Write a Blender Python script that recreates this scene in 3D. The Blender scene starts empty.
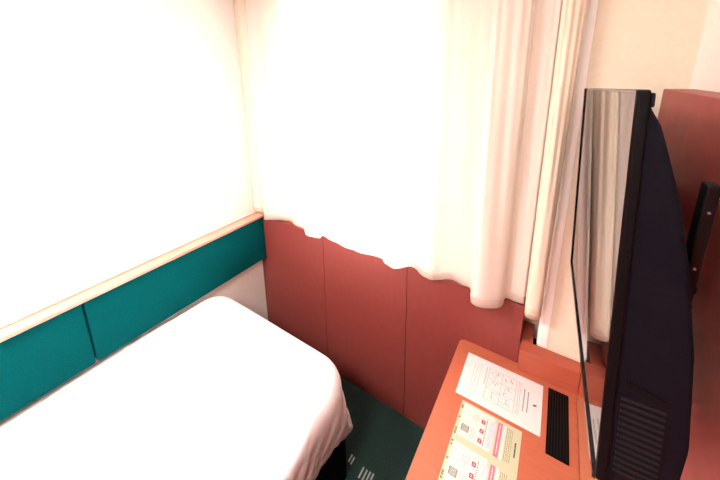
import bpy, bmesh, math, random
from mathutils import Vector, Matrix

random.seed(4)
S = bpy.context.scene
COL = S.collection

# ------------------------------------------------------------------ materials
def new_mat(name):
    m = bpy.data.materials.new(name)
    m.use_nodes = True
    nt = m.node_tree
    b = nt.nodes.get('Principled BSDF')
    return m, nt, b

def mat(name, col, rough=.6, spec=.5, var=0., scale=40., stretch=(1, 1, 1), bump=0., bscale=None, coat=0.):
    """principled material with procedural noise tint and bump"""
    m, nt, b = new_mat(name)
    b.inputs['Roughness'].default_value = rough
    b.inputs['Specular IOR Level'].default_value = spec
    b.inputs['Coat Weight'].default_value = coat
    b.inputs['Base Color'].default_value = (*col, 1)
    tc = nt.nodes.new('ShaderNodeTexCoord')
    mp = nt.nodes.new('ShaderNodeMapping')
    mp.inputs['Scale'].default_value = stretch
    nt.links.new(tc.outputs['Object'], mp.inputs['Vector'])
    nz = nt.nodes.new('ShaderNodeTexNoise')
    nz.inputs['Scale'].default_value = scale
    nz.inputs['Detail'].default_value = 6
    nt.links.new(mp.outputs['Vector'], nz.inputs['Vector'])
    if var > 0:
        r = nt.nodes.new('ShaderNodeValToRGB')
        r.color_ramp.elements[0].position = .3
        r.color_ramp.elements[1].position = .7
        r.color_ramp.elements[0].color = (*[c * (1 - var) for c in col], 1)
        r.color_ramp.elements[1].color = (*[min(1, c * (1 + var)) for c in col], 1)
        nt.links.new(nz.outputs['Fac'], r.inputs['Fac'])
        nt.links.new(r.outputs['Color'], b.inputs['Base Color'])
    if bump > 0:
        n2 = nt.nodes.new('ShaderNodeTexNoise')
        n2.inputs['Scale'].default_value = bscale or scale
        n2.inputs['Detail'].default_value = 4
        nt.links.new(mp.outputs['Vector'], n2.inputs['Vector'])
        bp = nt.nodes.new('ShaderNodeBump')
        bp.inputs['Strength'].default_value = bump
        bp.inputs['Distance'].default_value = .002
        nt.links.new(n2.outputs['Fac'], bp.inputs['Height'])
        nt.links.new(bp.outputs['Normal'], b.inputs['Normal'])
    return m

M = {}
M['wallpaper'] = mat('cream_wallpaper', (.77, .70, .57), .85, .2, .03, 60, bump=.25, bscale=260)
M['white_wall'] = mat('white_wallpaper', (.86, .83, .79), .85, .2, .02, 60, bump=.2, bscale=260)
M['lit_edge'] = mat('white_lit_edge', (.90, .89, .87), .35, .5)
M['ceiling'] = mat('ceiling_white', (.85, .84, .82), .9, .2, .02, 30)
M['panel'] = mat('red_brown_laminate', (.22, .044, .038), .45, .3, .05, 14, (3, 3, .9), bump=.08, bscale=300)
M['board'] = mat('red_brown_board', (.37, .066, .058), .45, .4, .10, 22, (1, 1, 1), bump=.08, bscale=300)
M['desk'] = mat('orange_wood_laminate', (.44, .118, .062), .38, .45, .07, 16, (.8, 6, 1), bump=.06, bscale=200)
M['desk_edge'] = mat('orange_wood_edge', (.46, .15, .08), .4, .45, .06, 16, (6, .8, 1))
M['casing'] = mat('casing_wood', (.40, .088, .050), .42, .4, .08, 16, (.8, 6, 6), bump=.06, bscale=200)
M['rail'] = mat('varnished_rail_wood', (.62, .33, .25), .22, .6, .08, 20, (6, .6, 6), coat=.6)
M['teal'] = mat('teal_upholstery', (.0002, .082, .092), .95, .05, .16, 260, bump=.5, bscale=420)
M['sheet'] = mat('white_bed_linen', (.86, .82, .83), .85, .15, .01, 30, bump=.25, bscale=120)
M['mattress'] = mat('mattress_ticking', (.75, .72, .70), .9, .2, .04, 60)
M['bedbase'] = mat('black_navy_fabric', (.0016, .0018, .005), .95, .08, .2, 200, bump=.3)
M['black'] = mat('black_plastic', (.0012, .0012, .002), .55, .12, .1, 120)
M['shell'] = mat('black_shell_plastic', (.0014, .0016, .0050), .7, .12, .2, 300, bump=.3, bscale=500)
M['rib'] = mat('vent_rib_plastic', (.006, .006, .0075), .6, .2)
M['bezel'] = mat('glossy_black_bezel', (.006, .006, .009), .12, .5)
M['screen'] = mat('dark_television_glass', (.004, .004, .005), .03, .9)
M['metal_black'] = mat('black_steel', (.0015, .0015, .0022), .5, .2, .1, 80)
M['screw'] = mat('bright_steel', (.35, .35, .36), .35, .6)
M['screw'].node_tree.nodes['Principled BSDF'].inputs['Metallic'].default_value = 1
M['grille'] = mat('grille_black', (.001, .001, .0014), .6, .12)
M['grille_slat'] = mat('grille_slat', (.003, .003, .0036), .55, .2)
M['paper'] = mat('white_paper', (.69, .68, .68), .7, .25, .01, 80)
M['card'] = mat('pale_yellow_green_card', (.46, .48, .34), .6, .3, .01, 80)
M['cardwhite'] = mat('card_white_ink', (.60, .605, .57), .65, .25)
M['pink'] = mat('pink_ink', (.62, .15, .23), .6, .2)
M['magenta'] = mat('magenta_ink', (.42, .015, .085), .6, .2)
M['palepink'] = mat('pale_pink_ink', (.56, .36, .41), .6, .2)
M['palelilac'] = mat('pale_lilac_ink', (.55, .52, .58), .6, .2)
M['green'] = mat('green_ink', (.07, .17, .05), .6, .2)
M['greyink'] = mat('grey_ink', (.20, .22, .18), .6, .2)
M['lightgrey'] = mat('light_grey_ink', (.27, .22, .24), .6, .2)
M['brownink'] = mat('brown_ink', (.17, .12, .06), .6, .2)
M['darkink'] = mat('dark_ink', (.035, .03, .03), .6, .2)
M['maroon'] = mat('maroon_ink', (.12, .02, .04), .6, .2)
M['frame'] = mat('window_aluminium', (.55, .54, .52), .4, .5)
M['lampbody'] = mat('lamp_white_metal', (.85, .85, .85), .4, .4)

# carpet: dark green pile with one row of pale dashes mixed into its colour near the bed corner
def carpet():
    m, nt, b = new_mat('dark_green_carpet')
    L = nt.links.new
    N = nt.nodes.new
    tc = N('ShaderNodeTexCoord')
    nz = N('ShaderNodeTexNoise'); nz.inputs['Scale'].default_value = 180; nz.inputs['Detail'].default_value = 5
    L(tc.outputs['Object'], nz.inputs['Vector'])
    r = N('ShaderNodeValToRGB')
    r.color_ramp.elements[0].position = .3; r.color_ramp.elements[1].position = .72
    r.color_ramp.elements[0].color = (.010, .026, .024, 1)
    r.color_ramp.elements[1].color = (.032, .066, .060, 1)
    L(nz.outputs['Fac'], r.inputs['Fac'])
    sx = N('ShaderNodeSeparateXYZ'); L(tc.outputs['Object'], sx.inputs['Vector'])
    def math_(op, a, c=None):
        n = N('ShaderNodeMath'); n.operation = op
        for i, v in enumerate((a, c)):
            if v is None: continue
            if isinstance(v, (int, float)): n.inputs[i].default_value = v
            else: L(v, n.inputs[i])
        return n.outputs[0]
    def within(v, lo, hi):
        return math_('MULTIPLY', math_('GREATER_THAN', v, lo), math_('LESS_THAN', v, hi))
    X, Y = sx.outputs['X'], sx.outputs['Y']
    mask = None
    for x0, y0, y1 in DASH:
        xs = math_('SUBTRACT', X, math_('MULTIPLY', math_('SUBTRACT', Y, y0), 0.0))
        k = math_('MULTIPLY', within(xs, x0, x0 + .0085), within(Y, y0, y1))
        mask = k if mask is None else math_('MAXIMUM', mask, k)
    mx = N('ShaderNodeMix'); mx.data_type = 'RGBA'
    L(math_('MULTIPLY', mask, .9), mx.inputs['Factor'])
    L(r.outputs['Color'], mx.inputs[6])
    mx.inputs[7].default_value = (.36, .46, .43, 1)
    L(mx.outputs[2], b.inputs['Base Color'])
    b.inputs['Roughness'].default_value = .95
    b.inputs['Specular IOR Level'].default_value = .1
    bp = N('ShaderNodeBump'); bp.inputs['Strength'].default_value = .6; bp.inputs['Distance'].default_value = .004
    L(nz.outputs['Fac'], bp.inputs['Height']); L(bp.outputs['Normal'], b.inputs['Normal'])
    return m
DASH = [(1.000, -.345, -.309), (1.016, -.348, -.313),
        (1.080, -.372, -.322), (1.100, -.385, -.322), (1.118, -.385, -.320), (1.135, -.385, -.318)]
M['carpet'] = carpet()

def curtain_mat(name, col, trans, clear):
    m = bpy.data.materials.new(name); m.use_nodes = True
    nt = m.node_tree; nt.nodes.clear()
    N = nt.nodes.new; L = nt.links.new
    out = N('ShaderNodeOutputMaterial')
    d = N('ShaderNodeBsdfDiffuse'); t = N('ShaderNodeBsdfTranslucent'); c = N('ShaderNodeBsdfTransparent')
    tc = N('ShaderNodeTexCoord'); nz = N('ShaderNodeTexNoise'); nz.inputs['Scale'].default_value = 260
    L(tc.outputs['Object'], nz.inputs['Vector'])
    r = N('ShaderNodeValToRGB')
    r.color_ramp.elements[0].color = (*[x * .96 for x in col], 1); r.color_ramp.elements[1].color = (*col, 1)
    L(nz.outputs['Fac'], r.inputs['Fac'])
    L(r.outputs['Color'], d.inputs['Color']); L(r.outputs['Color'], t.inputs['Color'])
    m1 = N('ShaderNodeMixShader'); m1.inputs[0].default_value = trans
    L(d.outputs[0], m1.inputs[1]); L(t.outputs[0], m1.inputs[2])
    m2 = N('ShaderNodeMixShader'); m2.inputs[0].default_value = clear
    L(m1.outputs[0], m2.inputs[1]); L(c.outputs[0], m2.inputs[2])
    L(m2.outputs[0], out.inputs['Surface'])
    return m
M['sheer'] = curtain_mat('sheer_cream_fabric', (.96, .90, .85), .45, .08)
M['drape'] = curtain_mat('cream_drape_fabric', (.92, .82, .69), .25, .0)

def glass_mat():
    m = bpy.data.materials.new('window_glass'); m.use_nodes = True
    nt = m.node_tree; nt.nodes.clear()
    N = nt.nodes.new; L = nt.links.new
    out = N('ShaderNodeOutputMaterial'); g = N('ShaderNodeBsdfGlossy'); c = N('ShaderNodeBsdfTransparent')
    g.inputs['Roughness'].default_value = .02
    fr = N('ShaderNodeFresnel'); fr.inputs['IOR'].default_value = 1.5
    mx = N('ShaderNodeMixShader'); L(fr.outputs[0], mx.inputs[0]); L(c.outputs[0], mx.inputs[1]); L(g.outputs[0], mx.inputs[2])
    L(mx.outputs[0], out.inputs['Surface'])
    return m
M['glass'] = glass_mat()

# ------------------------------------------------------------------ helpers
def link(name, bm, m, parent=None, smooth=False, loc=None, recalc=True):
    if recalc:
        bmesh.ops.recalc_face_normals(bm, faces=bm.faces)
    me = bpy.data.meshes.new(name)
    off = Vector(loc) if loc is not None else (parent_origin(parent) if parent else Vector((0, 0, 0)))
    if off.length:
        bmesh.ops.translate(bm, verts=bm.verts, vec=-off)
    bm.to_mesh(me); bm.free()
    mats = m if isinstance(m, (list, tuple)) else [m]
    for x in mats: me.materials.append(x)
    if smooth:
        for p in me.polygons: p.use_smooth = True
    o = bpy.data.objects.new(name, me)
    COL.objects.link(o)
    if parent is not None:
        o.parent = parent
    else:
        o.location = off
    return o

def parent_origin(o):
    v = Vector((0, 0, 0))
    while o is not None:
        v += o.location
        o = o.parent
    return v

def thing(name, label, cat, loc, group=None):
    o = bpy.data.objects.new(name, None); COL.objects.link(o)
    o.empty_display_size = .05
    o.location = loc; o['label'] = label; o['category'] = cat
    if group: o['group'] = group
    return o

def tag(o, label, cat, group=None):
    o['label'] = label; o['category'] = cat
    if group: o['group'] = group
    return o

def struct(o):
    o['kind'] = 'structure'; return o

def box(bm, x0, x1, y0, y1, z0, z1, bevel=0., seg=2):
    vs = [bm.verts.new((x, y, z)) for x in (x0, x1) for y in (y0, y1) for z in (z0, z1)]
    f = [(0, 1, 3, 2), (4, 6, 7, 5), (0, 4, 5, 1), (2, 3, 7, 6), (0, 2, 6, 4), (1, 5, 7, 3)]
    fs = [bm.faces.new([vs[i] for i in q]) for q in f]
    if bevel > 0:
        es = list({e for q in fs for e in q.edges})
        bmesh.ops.bevel(bm, geom=es, offset=bevel, segments=seg, affect='EDGES', profile=.5)
    return bm

def nbox(*a, **k):
    return box(bmesh.new(), *a, **k)

def prism(bm, pts, z0, z1):
    """extrude a plan polygon (x,y) between z0 and z1"""
    a = [bm.verts.new((x, y, z0)) for x, y in pts]; b = [bm.verts.new((x, y, z1)) for x, y in pts]
    n = len(pts)
    bm.faces.new(a[::-1]); bm.faces.new(b)
    for i in range(n): bm.faces.new((a[i], a[(i + 1) % n], b[(i + 1) % n], b[i]))
    return bm

def cyl(bm, c, axis, r, h, n=16):
    axis = Vector(axis).normalized()
    q = axis.to_track_quat('Z', 'Y').to_matrix().to_4x4()
    bmesh.ops.create_cone(bm, cap_ends=True, segments=n, radius1=r, radius2=r, depth=h,
                          matrix=Matrix.Translation(Vector(c)) @ q)
    return bm

def rrect(x0, x1, y0, y1, r, n=8):
    """rounded rectangle outline, counter-clockwise; r = (sw, se, ne, nw)"""
    if not isinstance(r, (tuple, list)): r = (r,) * 4
    pts = []
    for (cx, cy, rr, a0) in ((x0 + r[0], y0 + r[0], r[0], 180), (x1 - r[1], y0 + r[1], r[1], 270),
                             (x1 - r[2], y1 - r[2], r[2], 0), (x0 + r[3], y1 - r[3], r[3], 90)):
        for i in range(n + 1):
            a = math.radians(a0 + 90 * i / n)
            pts.append((cx + rr * math.cos(a), cy + rr * math.sin(a)))
    return pts

# ------------------------------------------------------------------ setting
XR, YB, H = 2.043, -2.75, 2.46          # right wall, rear wall, ceiling height
DESK_Z = .70
WY = .15                                # window wall inner face
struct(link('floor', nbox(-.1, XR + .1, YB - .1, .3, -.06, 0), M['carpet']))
struct(link('ceiling', nbox(-.1, XR + .1, YB - .1, .3, H, H + .06), M['ceiling']))
struct(link('wall_left', nbox(-.1, 0, YB - .1, .3, 0, H), M['white_wall']))
struct(link('wall_right', nbox(XR, XR + .1, YB - .1, .3, 0, H), M['white_wall']))
struct(link('wall_rear', nbox(0, XR, YB - .1, YB, 0, H), M['casing']))
WX0, WX1, WZ0, WZ1 = .41, 1.20, 1.01, 2.34
bm = bmesh.new()
box(bm, 0, WX0, .07, .3, .985, H); box(bm, WX1, 1.735, .07, .3, .985, H); box(bm, 1.735, XR, WY, .3, 0, H)
box(bm, 0, 1.735, WY, .3, 0, .985); box(bm, WX0, WX1, .07, .3, .985, WZ0); box(bm, WX0, WX1, .07, .3, WZ1, H)
struct(link('wall_window_side', bm, M['wallpaper']))
# red-brown wainscot boards below the window, with open seams
for i, (a, b) in enumerate(((.001, .5895), (.592, 1.1500), (1.1525, 1.688))):
    bm = nbox(a, b, 0, .02, .0, .985, bevel=.0012, seg=1)
    struct(link('trim_%d' % (i + 1), bm, M['panel']))
struct(link('trim_4', nbox(0, 1.688, .0205, .149, .0, .984), M['casing']))      # carcass and sill behind the boards
# cream pillar in the corner
bm = bmesh.new()
prism(bm, rrect(1.750, XR, .030, WY, (.016, .001, .001, .001), 8), 0, H)
struct(link('wall_pillar', bm, M['wallpaper']))
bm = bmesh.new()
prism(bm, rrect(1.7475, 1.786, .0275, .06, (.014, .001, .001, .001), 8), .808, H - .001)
struct(link('trim_5', bm, M['lit_edge']))           # added white strip: daylight on the pillar's edge put into its colour
# window: frame, glass
w = bpy.data.objects.new('window_1', None); COL.objects.link(w); w.location = (.775, .22, WZ0); struct(w)
bm = bmesh.new()
t = .04
box(bm, WX0, WX1, .20, .25, WZ0, WZ0 + t); box(bm, WX0, WX1, .20, .25, WZ1 - t, WZ1)
box(bm, WX0, WX0 + t, .20, .25, WZ0 + t, WZ1 - t); box(bm, WX1 - t, WX1, .20, .25, WZ0 + t, WZ1 - t)
box(bm, .755, .795, .205, .245, WZ0 + t, WZ1 - t)
link('window_frame', bm, M['frame'], w)
bm = bmesh.new()
box(bm, WX0 + t, .755, .222, .227, WZ0 + t, WZ1 - t); box(bm, .795, WX1 - t, .222, .227, WZ0 + t, WZ1 - t)
link('window_pane', bm, M['glass'], w)

# ------------------------------------------------------------------ curtains
def smooth_path(pts, n):
    """Catmull-Rom resample of (x, y, z) control points"""
    P = [Vector(p) for p in pts]
    P = [P[0] * 2 - P[1]] + P + [P[-1] * 2 - P[-2]]
    out = []
    for i in range(1, len(P) - 2):
        for k in range(n):
            s = k / n
            a, b, c, d = P[i - 1], P[i], P[i + 1], P[i + 2]
            out.append(.5 * ((2 * b) + (c - a) * s + (2 * a - 5 * b + 4 * c - d) * s * s + (3 * b - a - 3 * c + d) * s ** 3))
    out.append(P[-2])
    return out

def curtain(name, pts, label, m, ztop, ytop, keep=.7, topx=None, rows=26, n=5, hemband=.035):
    path = smooth_path(pts, n)
    bm = bmesh.new(); grid = []
    for r in range(rows + 1):
        t = r / rows
        row = []
        for i, p in enumerate(path):
            z0 = p.z
            z = z0 + (ztop - z0) * t
            k = 1 - (1 - keep) * t
            y = ytop + (p.y - ytop) * k
            x = p.x
            if topx: x += (topx[0] + (topx[1] - topx[0]) * i / (len(path) - 1)) * t
            y += .004 * math.sin(i * 1.3 + 3 * t) * t + .003 * math.sin(x * 60 + t * 5)
            y += .014 * math.sin(x * 62) * min(1, t * 2.5) * max(0, 1 - abs(x - .2) / .3)
            y = min(y, -.006)
            row.append(bm.verts.new((x, y, z)))
        grid.append(row)
    for r in range(rows):
        for i in range(len(path) - 1):
            bm.faces.new((grid[r][i], grid[r][i + 1], grid[r + 1][i + 1], grid[r + 1][i]))
    x = sum(p.x for p in path) / len(path)
    root = thing(name, label, 'curtain', (x, ytop, .98))
    o = link('curtain_cloth', bm, m, root, smooth=True)
    md = o.modifiers.new('thickness', 'SOLIDIFY'); md.thickness = .0012; md.offset = 0
    # stitched hem a few centimetres above the edge
    bm = bmesh.new()
    prev = None
    for p in path:
        q = [bm.verts.new((p.x, min(p.y + .003 * math.sin(p.x * 60), -.006) - .0013, p.z + hz)) for hz in (hemband, hemband + .003)]
        if prev: bm.faces.new((prev[0], q[0], q[1], prev[1]))
        prev = q
    h = link('hem_stitching', bm, m, root, smooth=True)
    md = h.modifiers.new('thickness', 'SOLIDIFY'); md.thickness = .0008; md.offset = 0
    return root

SH = [(0.105, -0.030, 0.992), (0.119, -0.038, 0.985), (0.19, -0.014, 0.994), (0.324, -0.014, 1.022), (0.368, -0.014, 1.013), (0.419, -0.014, 1.006),
      (0.453, -0.014, 1.002), (0.485, -0.031, 0.985), (0.54, -0.039, 0.985), (0.589, -0.023, 0.985), (0.632, -0.050, 1.026),
      (0.677, -0.07, 1.041), (0.727, -0.07, 1.031), (0.81, -0.07, 1.020), (0.94, -0.07, 1.021), (1.026, -.058, 1.024), (1.041, -0.037, 0.985),
      (1.092, -0.055, 0.985), (1.126, -0.034, 0.985), (1.161, -0.014, 0.994), (1.204, -0.014, 0.996), (1.242, -0.028, 0.985),
      (1.289, -0.043, 0.985), (1.328, -0.015, 0.985), (1.375, -0.014, 1.003), (1.422, -0.014, 0.998), (1.468, -0.020, 0.999),
      (1.480, -0.060, .990), (1.492, -0.094, 0.985), (1.518, -0.101, 0.985), (1.559, -0.086, 0.985), (1.595, -0.067, 0.985),
      (1.608, -0.04, 0.989), (1.614, -0.018, 1.008), (1.651, -0.014, 1.008), (1.684, -0.016, 1.009)]
curtain('sheer_curtain', SH, 'wide sheer cream curtain glowing with daylight across the window', M['sheer'], 2.40, -.045, .62)
curtain('drape', [(1.690, -.026, .989), (1.694, -0.050, 0.985), (1.706, -0.061, 0.985), (1.727, -0.057, 0.985), (1.742, -0.046, 0.985), (1.747, -.028, .987)],
        'narrow yellowish cream drape gathered beside the corner pillar', M['drape'], 2.40, -.045, .85, (-.002, .010), hemband=.02)
curtain('drape', [(.004, -0.030, 1.006), (0.022, -0.020, 1.010), (0.042, -0.028, 1.015), (0.07, -0.020, 1.018), (0.096, -0.026, 1.02)],
        'narrow cream drape hanging in the corner above the green headboard rail', M['drape'], 2.40, -.045, .8, (.0, .004), hemband=.02)
# ceiling rail that carries them
cr = thing('curtain_rail', 'white curtain rail fixed under the ceiling above the window', 'curtain rail', (.9, -.045, 2.41))
link('track', nbox(.004, 1.76, -.062, -.028, 2.405, 2.425), M['lampbody'], cr)
for x in (.15, .6, 1.05, 1.5):
    link('rail_bracket', nbox(x - .012, x + .012, -.055, -.035, 2.425, H), M['lampbody'], cr)

# ------------------------------------------------------------------ headboard along the left wall
hb = thing('headboard', 'long teal padded headboard with wooden rail on the left wall', 'headboard', (0, -1.0, .655))
bm = nbox(.007, .068, -2.06, -.004, .9825, 1.001, bevel=.004, seg=3)
link('rail', bm, M['rail'], hb, smooth=False)
link('rail_lip', nbox(.001, .0065, -2.06, -.004, .9825, 1.007, bevel=.001, seg=1), M['rail'], hb)
for (a, b) in ((-.969, -.003), (-2.05, -.973)):
    bm = nbox(.001, .060, a, b, .663, .982, bevel=.010, seg=4)
    link('cushion_pad', bm, M['teal'], hb, smooth=True)

# ------------------------------------------------------------------ bed
bed = thing('bed', 'single bed with dark base along the left wall under the white cover', 'bed', (.55, -1.3, 0))
link('bed_base', nbox(.06, 1.038, -2.27, -.400, .012, .266, bevel=.012, seg=4), M['bedbase'], bed)
bm = bmesh.new(); prism(bm, rrect(.05, 1.015, -2.26, -.40, .10), .268, .585); link('mattress', bm, M['mattress'], bed)
for x, y in ((.12, -2.2), (.96, -2.2), (.12, -.42), (.96, -.42)):
    link('leg', cyl(bmesh.new(), (x, y, .006), (0, 0, 1), .025, .0118), M['black'], bed)

def bed_cover():
    bm = bmesh.new()
    x0, x1, y0, y1 = .012, 1.054, -2.31, -.338
    rr = (.06, .12, .17, .14)
    rings = []
    def ring(ins, z, fn=None, sharp=0.):
        r = [max(q - ins, .004) for q in rr]; r[1] -= .05 * sharp; r[2] -= .148 * sharp
        pts = dense(rrect(x0 + ins, x1 - ins, y0 + ins, y1 - ins, r, 10))
        vs = []
        for i, (x, y) in enumerate(pts):
            zz = z(x, y, i) if callable(z) else z
            p = Vector((x, y, zz))
            if fn: p = fn(p, i)
            vs.append(bm.verts.new(p))
        rings.append(vs)
    def dense(pts):
        # resample with a fixed count per side so that every ring matches
        n = 11
        out = []
        for s in range(4):
            arc = pts[s * n:(s + 1) * n]
            nxt = pts[((s + 1) * n) % len(pts)]
            out += arc
            a = arc[-1]
            m = 150 if s in (1, 3) else 20
            for k in range(1, m):
                t = k / m
                out.append((a[0] + (nxt[0] - a[0]) * t, a[1] + (nxt[1] - a[1]) * t))
        return out
    def hemz(p):
        # tucked-in hem: hangs low at the foot corner by the window, rises towards the pillow end
        if p.x > .9: return .274 + .062 * min(1, max(0, (-.39 - p.y) / .28)) + .012 * math.sin(p.y * 9)
        return .30
    NS = 22
    nrm = {}
    def side(t):
        def f(p, i):
            hz = hemz(p)
            z = .54 + (hz - .54) * t
            cx = min(max(p.x, x0 + .11), x1 - .11); cy = min(max(p.y, y0 + .11), y1 - .11)
            d = Vector((p.x - cx, p.y - cy, 0)); d = d.normalized() if d.length > 1e-5 else Vector((0, 0, 0))
            if p.x < x0 + .03: d *= 0
            c1 = p.y - (z - .45) * .9; c2 = p.y - (z - .45) * .45
            wob = (1 - 2 * abs(math.sin(c1 * 26 + math.sin(p.y * 9) * 1.2))) * .6 + math.sin(c2 * 61 + math.sin(z * 24) * 1.1) * .35 + math.sin(c1 * 118 + z * 31) * .18 + math.sin(p.y * 15 + p.x * 14 + z * 12) * .4
            amp = .017 * min(1, t * 1.6)
            inn = -.012 * t ** 3
            near = min(1, math.hypot(p.x - x1, p.y - y1) / .22)
            q = p + d * (wob * amp * near + inn + .004 * math.sin(math.pi * t))
            q.z = z
            return q
        return f
    for s in range(NS, 0, -1):
        ring(0, .54, side(s / NS), (s / NS) ** 2)
    top = .640
    def flat_left(p, i):
        k = max(0, 1 - (p.x - x0) / .14) * min(1, max(0, (-.42 - p.y) / .35))
        p.z = top - (top - p.z) * (1 - .8 * k)
        return p
    for k in range(0, 8):
        a = k / 7 * math.pi / 2
        ring(.088 * (1 - math.cos(a)), .54 + (top - .54) * math.sin(a), flat_left)
    def pz(x, y, i):
        e = min(x1 - x, y - y0, y1 - y)
        return top + .004 * min(1, max(0, (e - .06) / .25)) + .0015 * math.sin(x * 17 + y * 5) + .0012 * math.sin(y * 13 - x * 9)
    for ins in (.09, .13, .18, .24, .31, .38, .45, .49):
        ring(ins, pz)
    for a, b in zip(rings[:-1], rings[1:]):
        n = len(a)
        for i in range(n): bm.faces.new((a[i], a[(i + 1) % n], b[(i + 1) % n], b[i]))
    bm.faces.new(rings[-1])
    return bm
cv = link('bed_cover', bed_cover(), M['sheet'], None, smooth=True, loc=(.55, -1.3, .5))
tag(cv, 'white cotton bed cover spread over the bed and tucked at its sides', 'bed cover')
md = cv.modifiers.new('thickness', 'SOLIDIFY'); md.thickness = .004; md.offset = 1

# ------------------------------------------------------------------ desk
dk = thing('desk', 'orange wooden desk along the right wall holding two printed sheets', 'desk', (1.7, -.7, 0))
bm = bmesh.new()
prism(bm, rrect(1.440, 1.9035, -1.60, -.002, (.01, .0005, .0005, .02), 6), DESK_Z - .032, DESK_Z)
es = [e for e in bm.edges if abs(e.verts[0].co.z - DESK_Z) < 1e-5 and abs(e.verts[1].co.z - DESK_Z) < 1e-5]
bmesh.ops.bevel(bm, geom=es, offset=.002, segments=2, affect='EDGES')
link('desk_top', bm, M['desk'], dk)
o = link('cable_strip', nbox(1.9045, 1.9735, -1.60, -.002, DESK_Z - .032, DESK_Z, bevel=.001, seg=1), M['desk_edge'], dk)
for a, b in ((-.05, -.025), (-1.59, -1.565)):
    link('side_panel', nbox(1.49, 1.97, a, b, 0.0, DESK_Z - .032), M['casing'], dk)
link('back_panel', nbox(1.952, 1.970, -1.565, -.05, .25, DESK_Z - .032), M['casing'], dk)
gr = link('vent_grille', nbox(1.808, 1.876, -.315, -.056, DESK_Z, DESK_Z + .0022, bevel=.0006, seg=1), M['grille'], dk)
gr['label'] = 'black slatted vent grille'
bm = bmesh.new()
for k in range(7):
    x = 1.814 + k * .0088
    box(bm, x, x + .004, -.309, -.062, DESK_Z + .0023, DESK_Z + .0042)
link('slats', bm, M['grille_slat'], gr)

# wooden casing round the foot of the pillar
cs = thing('pillar_casing', 'open-topped wooden box around the foot of the cream pillar', 'box', (1.86, .03, DESK_Z))
bm = bmesh.new()
link('front_board', nbox(1.6905, 1.9045, -.036, .024, DESK_Z + .0008, .806, bevel=.0025), M['casing'], cs)
link('end_board', nbox(1.906, 2.041, -.034, .024, DESK_Z + .0008, .806, bevel=.0025), M['casing'], cs)
link('side_board', nbox(1.6905, 1.735, .0245, .147, DESK_Z + .0008, .806, bevel=.0025), M['casing'], cs)
link('gap_floor', nbox(1.7352, 1.7498, .0245, .147, DESK_Z + .001, .73), M['grille'], cs)

# ------------------------------------------------------------------ sheets on the desk
def sheet(name, label, cat, org, ang, wa, wb, m, z):
    """one paper: collects printed patches, then builds a single connected mesh whose top face carries them"""
    pr = []
    def ink(rects, mm): pr.append((rects, mm))
    def build():
        u = Vector((math.cos(ang), math.sin(ang), 0)); v = Vector((math.sin(ang), -math.cos(ang), 0)); o = Vector((org[0], org[1], 0))
        A = {0., wa}; B = {0., wb}
        for rects, mm in pr:
            for r in rects:
                A.update(round(min(max(t, 0), wa), 4) for t in r[:2]); B.update(round(min(max(t, 0), wb), 4) for t in r[2:])
        A = sorted(A); B = sorted(B)
        ia = {t: i for i, t in enumerate(A)}; ib = {t: i for i, t in enumerate(B)}
        cell = [[0] * (len(B) - 1) for _ in range(len(A) - 1)]
        mats = [m]
        for rects, mm in pr:
            if mm not in mats: mats.append(mm)
            k = mats.index(mm)
            for r in rects:
                q = [ia[round(min(max(t, 0), wa), 4)] for t in r[:2]] + [ib[round(min(max(t, 0), wb), 4)] for t in r[2:]]
                for i in range(q[0], q[1]):
                    for j in range(q[2], q[3]): cell[i][j] = k
        bm = bmesh.new()
        def vert(a, b, zz):
            p = o + u * a + v * b
            return bm.verts.new((p.x, p.y, zz))
        g = [[vert(a, b, z + .0006) for b in B] for a in A]
        for i in range(len(A) - 1):
            for j in range(len(B) - 1):
                f = bm.faces.new((g[i][j], g[i][j + 1], g[i + 1][j + 1], g[i + 1][j])); f.material_index = cell[i][j]
        rim = [g[i][0] for i in range(len(A))] + [g[-1][j] for j in range(1, len(B))] + [g[i][-1] for i in range(len(A) - 2, -1, -1)] + [g[0][j] for j in range(len(B) - 2, 0, -1)]
        low = [bm.verts.new((p.co.x, p.co.y, z)) for p in rim]
        for i in range(len(rim)): bm.faces.new((rim[i], rim[(i + 1) % len(rim)], low[(i + 1) % len(rim)], low[i]))
        bm.faces.new(low[::-1])
        c = o + u * wa / 2 + v * wb / 2
        return tag(link(name, bm, mats, None, loc=(c.x, c.y, z)), label, cat)
    return build, ink

def words(a, th, b0, b1, seed, lo=.004, hi=.013, gap=.0022):
    """one line of tiny print running along b"""
    rnd = random.Random(seed); out = []; b = b0
    while b < b1 - .002:
        l = min(rnd.uniform(lo, hi), b1 - b)
        out.append((a, a + th, b, b + l)); b += l + gap
    return out

# white notice
build, ink = sheet('notice_sheet', 'white printed notice with a grid of small drawings, lying below the pillar', 'paper',
                  (1.4929, -.0622), .0027, .297, .210, M['paper'], DESK_Z + .0005)
ink(words(.233, .0042, .050, .150, 1, .003, .008, .0012) + words(.247, .0042, .058, .148, 2, .003, .008, .0012), M['greyink'])
ink(sum([words(.213 + .0065 * k, .0016, .030, .176, 20 + k, .003, .01) for k in range(2)], []) , M['lightgrey'])
G = []
ga = (.098, .151, .204); gb = (.030, .078, .126, .174)
for a in ga: G.append((a, a + .0012, gb[0], gb[-1]))
for b in gb: G.append((ga[0], ga[-1], b, b + .0012))
ink(G, M['lightgrey'])
rnd = random.Random(9); K = []
for i in range(2):
    for j in range(3):
        a0, b0 = ga[i] + .008, gb[j] + .007
        for k in range(9):
            a = a0 + rnd.uniform(0, .030); b = b0 + rnd.uniform(0, .028)
            if k % 2: K.append((a, a + rnd.uniform(.005, .010), b, b + .0018))
            else: K.append((a, a + .0018, b, b + rnd.uniform(.005, .011)))
ink(K, M['lightgrey'])
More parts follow.
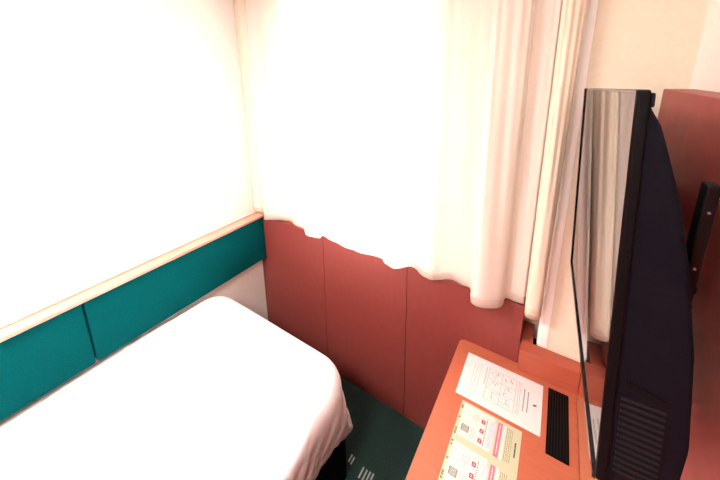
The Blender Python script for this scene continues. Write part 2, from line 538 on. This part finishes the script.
ink(words(.040, .0016, .030, .150, 31) + words(.052, .0016, .034, .150, 32) + words(.066, .0016, .03, .17, 33), M['palepink'])
ink(words(.088, .0026, .03, .12, 34, .003, .008), M['lightgrey'])
ink([(.268, .276, .100, .108), (.2765, .279, .098, .106), (.266, .2675, .102, .106)], M['maroon'])
ink([(.271, .275, .102, .105)], M['darkink'])
build()

# yellow-green card
build, ink = sheet('leaflet', 'pale yellow-green leaflet with pink squares, next to the white notice', 'leaflet',
                  (1.5265, -.2872), .0, .209, .297, M['card'], DESK_Z + .0005)
W = []; 
for b0 in (.006, .150): W += [(.012, .122, b0 + (.0 if b0 < .1 else 0), b0 + .121), (.149, .160, b0 + .006, b0 + .121)]
ink(W, M['cardwhite'])
gl = []
rnd = random.Random(3)
for b in (.016, .024, .062, .104, .113, .122, .150, .162, .208, .250, .258, .268):
    gl += [(.003, .0058, b, b + .007), (.0065, .0105, b + .001, b + .0040), (.0045, .0095, b + .0050, b + .0078)]
ink(gl, M['green'])
gp = []; pk = []; wh = []; ln = []; pp = []; bar = []; bt = []; lil = []; gd = []
for b0 in (.0, .146):
    gp += [(.020, .047, b0 + .082, b0 + .106)]
    gd += [(.024, .043, b0 + .085 + .004 * k, b0 + .0862 + .004 * k) for k in range(5)]
    for c in (.040, .074, .108):
        pk.append((.080, .093, b0 + c - .007, b0 + c + .007))
        wh += [(.0835, .0895, b0 + c - .003, b0 + c - .001), (.0835, .0895, b0 + c + .001, b0 + c + .003)]
    ln += words(.097, .0024, b0 + .022, b0 + .122, 40 + int(b0 * 100), .003, .009) 
    pp += words(.050, .0035, b0 + .03, b0 + .055, 50, .003, .006) + words(.058, .003, b0 + .028, b0 + .06, 51, .003, .006) + words(.066, .003, b0 + .03, b0 + .052, 52, .003, .006)
    pp += words(.055, .003, b0 + .082, b0 + .118, 53, .003, .006) + words(.064, .003, b0 + .080, b0 + .112, 54, .003, .006)
    lil += [(.108, .128, b0 + .022, b0 + .116)]
    bar += [(.133, .148, b0 + .010, b0 + .128)]
    bt += words(.139, .003, b0 + .016, b0 + .12, 55, .003, .009)
ink(gp, M['greyink']); ink(gd, M['cardwhite'])
ink(pk, M['magenta']); ink(wh, M['cardwhite'])
ink(ln, M['brownink']); ink(pp, M['palepink'])
ink(lil, M['palelilac']); ink(bar, M['pink'])
ink(bt, M['cardwhite'])
sp = []
for b0 in (.0, .146):
    for k in range(4): sp += words(.164 + .0055 * k, .0014, b0 + .014, b0 + .125, 60 + k)
ink(sp, M['brownink'])
ink(words(.192, .0045, .050, .098, 70, .003, .007, .001) + words(.192, .0045, .2, .246, 71, .003, .007, .001), M['darkink'])
build()

# ------------------------------------------------------------------ board on the right wall behind the television
bd = link('wall_board', nbox(1.974, XR - .001, -2.40, -.026, .808, 1.894, bevel=.0025), M['board'], None, loc=(2.0, -.9, .808))
tag(bd, 'tall red-brown wooden board on the right wall behind the television', 'wall board')

# ------------------------------------------------------------------ television (tilted down a little, hung slightly crooked)
O = Vector((1.8149, -.0998, 1.2959)); yaw, tilt, TW, TH, roll = .0249, .0538, .698, .599, -.040
u0 = Vector((math.sin(yaw), -math.cos(yaw), 0)); n0 = Vector((-math.cos(yaw), -math.sin(yaw), 0))
up0 = Vector((0, 0, 1)) * math.cos(tilt) + n0 * math.sin(tilt)
U = u0 * math.cos(roll) - up0 * math.sin(roll); UP = up0 * math.cos(roll) + u0 * math.sin(roll)
NB = U.cross(UP); NB = NB if NB.dot(n0) < 0 else -NB      # points to the back of the set
tvc = O + U * TW / 2
TV = thing('television', 'black flat television mounted above the desk with glossy screen facing the bed', 'television', tvc)
TVM = Matrix(((U.x, NB.x, UP.x, O.x), (U.y, NB.y, UP.y, O.y), (U.z, NB.z, UP.z, O.z), (0, 0, 0, 1)))   # local (along, back, up)
def tvlink(name, bm, m, parent=None, smooth=False):
    bmesh.ops.transform(bm, matrix=TVM, verts=bm.verts)
    return link(name, bm, m, parent or TV, smooth)
# housing slab
tvlink('housing', nbox(0, TW, .0, .014, 0, TH, bevel=.003, seg=3), M['black'])
# raised frame round the screen
bm = bmesh.new(); f = .011; d = -.0045
box(bm, 0, f, d, 0, 0, TH); box(bm, TW - .0012, TW, d * .3, 0, 0, TH); box(bm, f, TW - .0012, d, 0, 0, f); box(bm, f, TW - .0012, -.001, 0, TH - .004, TH)
tvlink('bezel', bm, M['bezel'])
tvlink('screen', nbox(f + .0003, TW - .0015, -.0012, -.0001, f + .0003, TH - .0043), M['screen'])
# tapering back shell
prof = [(.0, .050), (.03, .090), (.11, .096), (.178, .092), (.254, .087), (.376, .070), (.46, .054), (.55, .029), (.575, .016), (.588, .0145)]
bm = bmesh.new()
e0, e1 = .006, TW - .003
A = [(.004, .0142)] + [(.004, .045)] + prof[1:] + [(.588, .0142)]
va = [bm.verts.new((e0, b, t)) for t, b in A]; vb = [bm.verts.new((e1, b, t)) for t, b in A]
n = len(A)
bm.faces.new(va); bm.faces.new(vb[::-1])
for i in range(n): bm.faces.new((va[i], vb[i], vb[(i + 1) % n], va[(i + 1) % n]))
bmesh.ops.recalc_face_normals(bm, faces=bm.faces)
es = [e for e in bm.edges if all(v.co.y > .02 for v in e.verts)]
bmesh.ops.bevel(bm, geom=es, offset=.004, segments=2, affect='EDGES')
sh = tvlink('back_shell', bm, M['shell'])
# cooling slots and a port recess on the end that faces the room
bm = bmesh.new()
for k in range(13):
    z = .030 + k * .0105
    box(bm, e1, e1 + .0022, .020, .068, z, z + .0045)
tvlink('vent_ribs', bm, M['rib'], sh)
bm = bmesh.new()
pts = [(.022, .190), (.066, .176), (.066, .172), (.022, .172)]
a = [bm.verts.new((e1 + .0002, b, t)) for b, t in pts]; b_ = [bm.verts.new((e1 + .0022, b, t)) for b, t in pts]
bm.faces.new(a); bm.faces.new(b_[::-1])
for i in range(4): bm.faces.new((a[i], b_[i], b_[(i + 1) % 4], a[(i + 1) % 4]))
tvlink('port_recess', bm, M['black'], sh)
tvlink('corner_cap', nbox(TW - .014, TW - .001, .0142, .0185, TH - .022, TH - .004, bevel=.002), M['black'])

# wall bracket
bk = thing('wall_bracket', 'black steel bracket between the television and the red-brown board', 'bracket', (1.95, -.45, 1.58))
link('wall_plate', nbox(1.957, 1.9735, -.34, -.18, 1.55, 1.67, bevel=.002), M['metal_black'], bk)
for z in (1.595, 1.625):
    link('crossbar', nbox(1.9128, 1.922, -.688, -.188, z - .006, z + .006, bevel=.002), M['metal_black'], bk)
link('support_arm', nbox(1.9223, 1.9567, -.29, -.23, 1.585, 1.635, bevel=.002), M['metal_black'], bk)
for y in (-.70, -.20):
    bm = nbox(1.8975, 1.9125, y - .012, y + .012, 1.585, 1.795, bevel=.003)
    r = link('hook_rail', bm, M['metal_black'], bk)
    for z in (1.757, 1.672, 1.625):
        link('screw', cyl(bmesh.new(), (1.905, y - .0125, z), (0, 1, 0), .0017, .003, 12), M['screw'], r)

# ------------------------------------------------------------------ ceiling: added fill lamp out of view, and the downlight
lp = thing('fill_lamp', 'unseen round white fill lamp added near the middle of the ceiling', 'lamp', (1.25, -1.80, H))
link('fill_lamp_housing', cyl(bmesh.new(), (1.25, -1.80, H - .021), (0, 0, 1), .20, .04, 48), M['lampbody'], lp)
m, nt, b = new_mat('fill_lamp_diffuser')
b.inputs['Base Color'].default_value = (1, .95, .88, 1)
b.inputs['Emission Color'].default_value = (1, .94, .87, 1)
b.inputs['Emission Strength'].default_value = 26
bm = bmesh.new(); cyl(bm, (1.25, -1.80, H - .055), (0, 0, 1), .185, .026, 48)
link('fill_lamp_shade', bm, m, lp)

dl = thing('downlight', 'slim round downlight in the ceiling above the bed beside the left wall', 'lamp', (.32, -1.62, H))
bm = bmesh.new()
pr = 32
ring_i = [(.15, -.012), (.15, -.0005), (.175, -.0005), (.175, -.012)]
vv = [[bm.verts.new((.32 + r * math.cos(2 * math.pi * k / pr), -1.62 + r * math.sin(2 * math.pi * k / pr), H + z)) for k in range(pr)] for r, z in ring_i]
for i in range(4):
    for k in range(pr): bm.faces.new((vv[i][k], vv[i][(k + 1) % pr], vv[(i + 1) % 4][(k + 1) % pr], vv[(i + 1) % 4][k]))
link('trim_ring', bm, M['lampbody'], dl)
m2 = m.copy(); m2.name = 'lit_downlight_lens'
m2.node_tree.nodes['Principled BSDF'].inputs['Emission Strength'].default_value = 76
link('lens', cyl(bmesh.new(), (.32, -1.62, H - .005), (0, 0, 1), .149, .008, 32), m2, dl)

# daylight
wd = bpy.data.worlds.new('daylight'); S.world = wd; wd.use_nodes = True
bg = wd.node_tree.nodes['Background']
bg.inputs['Color'].default_value = (.93, .97, 1, 1); bg.inputs['Strength'].default_value = 5

sd = bpy.data.lights.new('sun', 'SUN'); so = bpy.data.objects.new('sun', sd); COL.objects.link(so)
sd.energy = 11; sd.angle = math.radians(6); sd.color = (1, .95, .88)
so.location = (.8, 4, 4); so.rotation_euler = Vector((0.02, -1, -.55)).to_track_quat('-Z', 'Y').to_euler()

# ------------------------------------------------------------------ camera
cd = bpy.data.cameras.new('camera'); cam = bpy.data.objects.new('camera', cd); COL.objects.link(cam)
cd.sensor_width = 36; cd.sensor_fit = 'HORIZONTAL'
cd.lens = 306.53 / 720 * 36
cd.shift_x = (360 - 366.87) / 720; cd.shift_y = (143.77 - 240) / 720
cd.clip_start = .02
R3 = Matrix(((0.846904, -0.112956, 0.519611), (0.531706, 0.191985, -0.824882), (-0.006582, 0.974876, 0.222652)))
cam.matrix_world = Matrix.Translation((1.7186, -1.2807, 1.9432)) @ R3.to_4x4()
S.camera = cam

vs = S.view_settings
vs.view_transform = 'Standard'; vs.look = 'None'; vs.exposure = 1.82; vs.gamma = 1; vs.use_curve_mapping = False
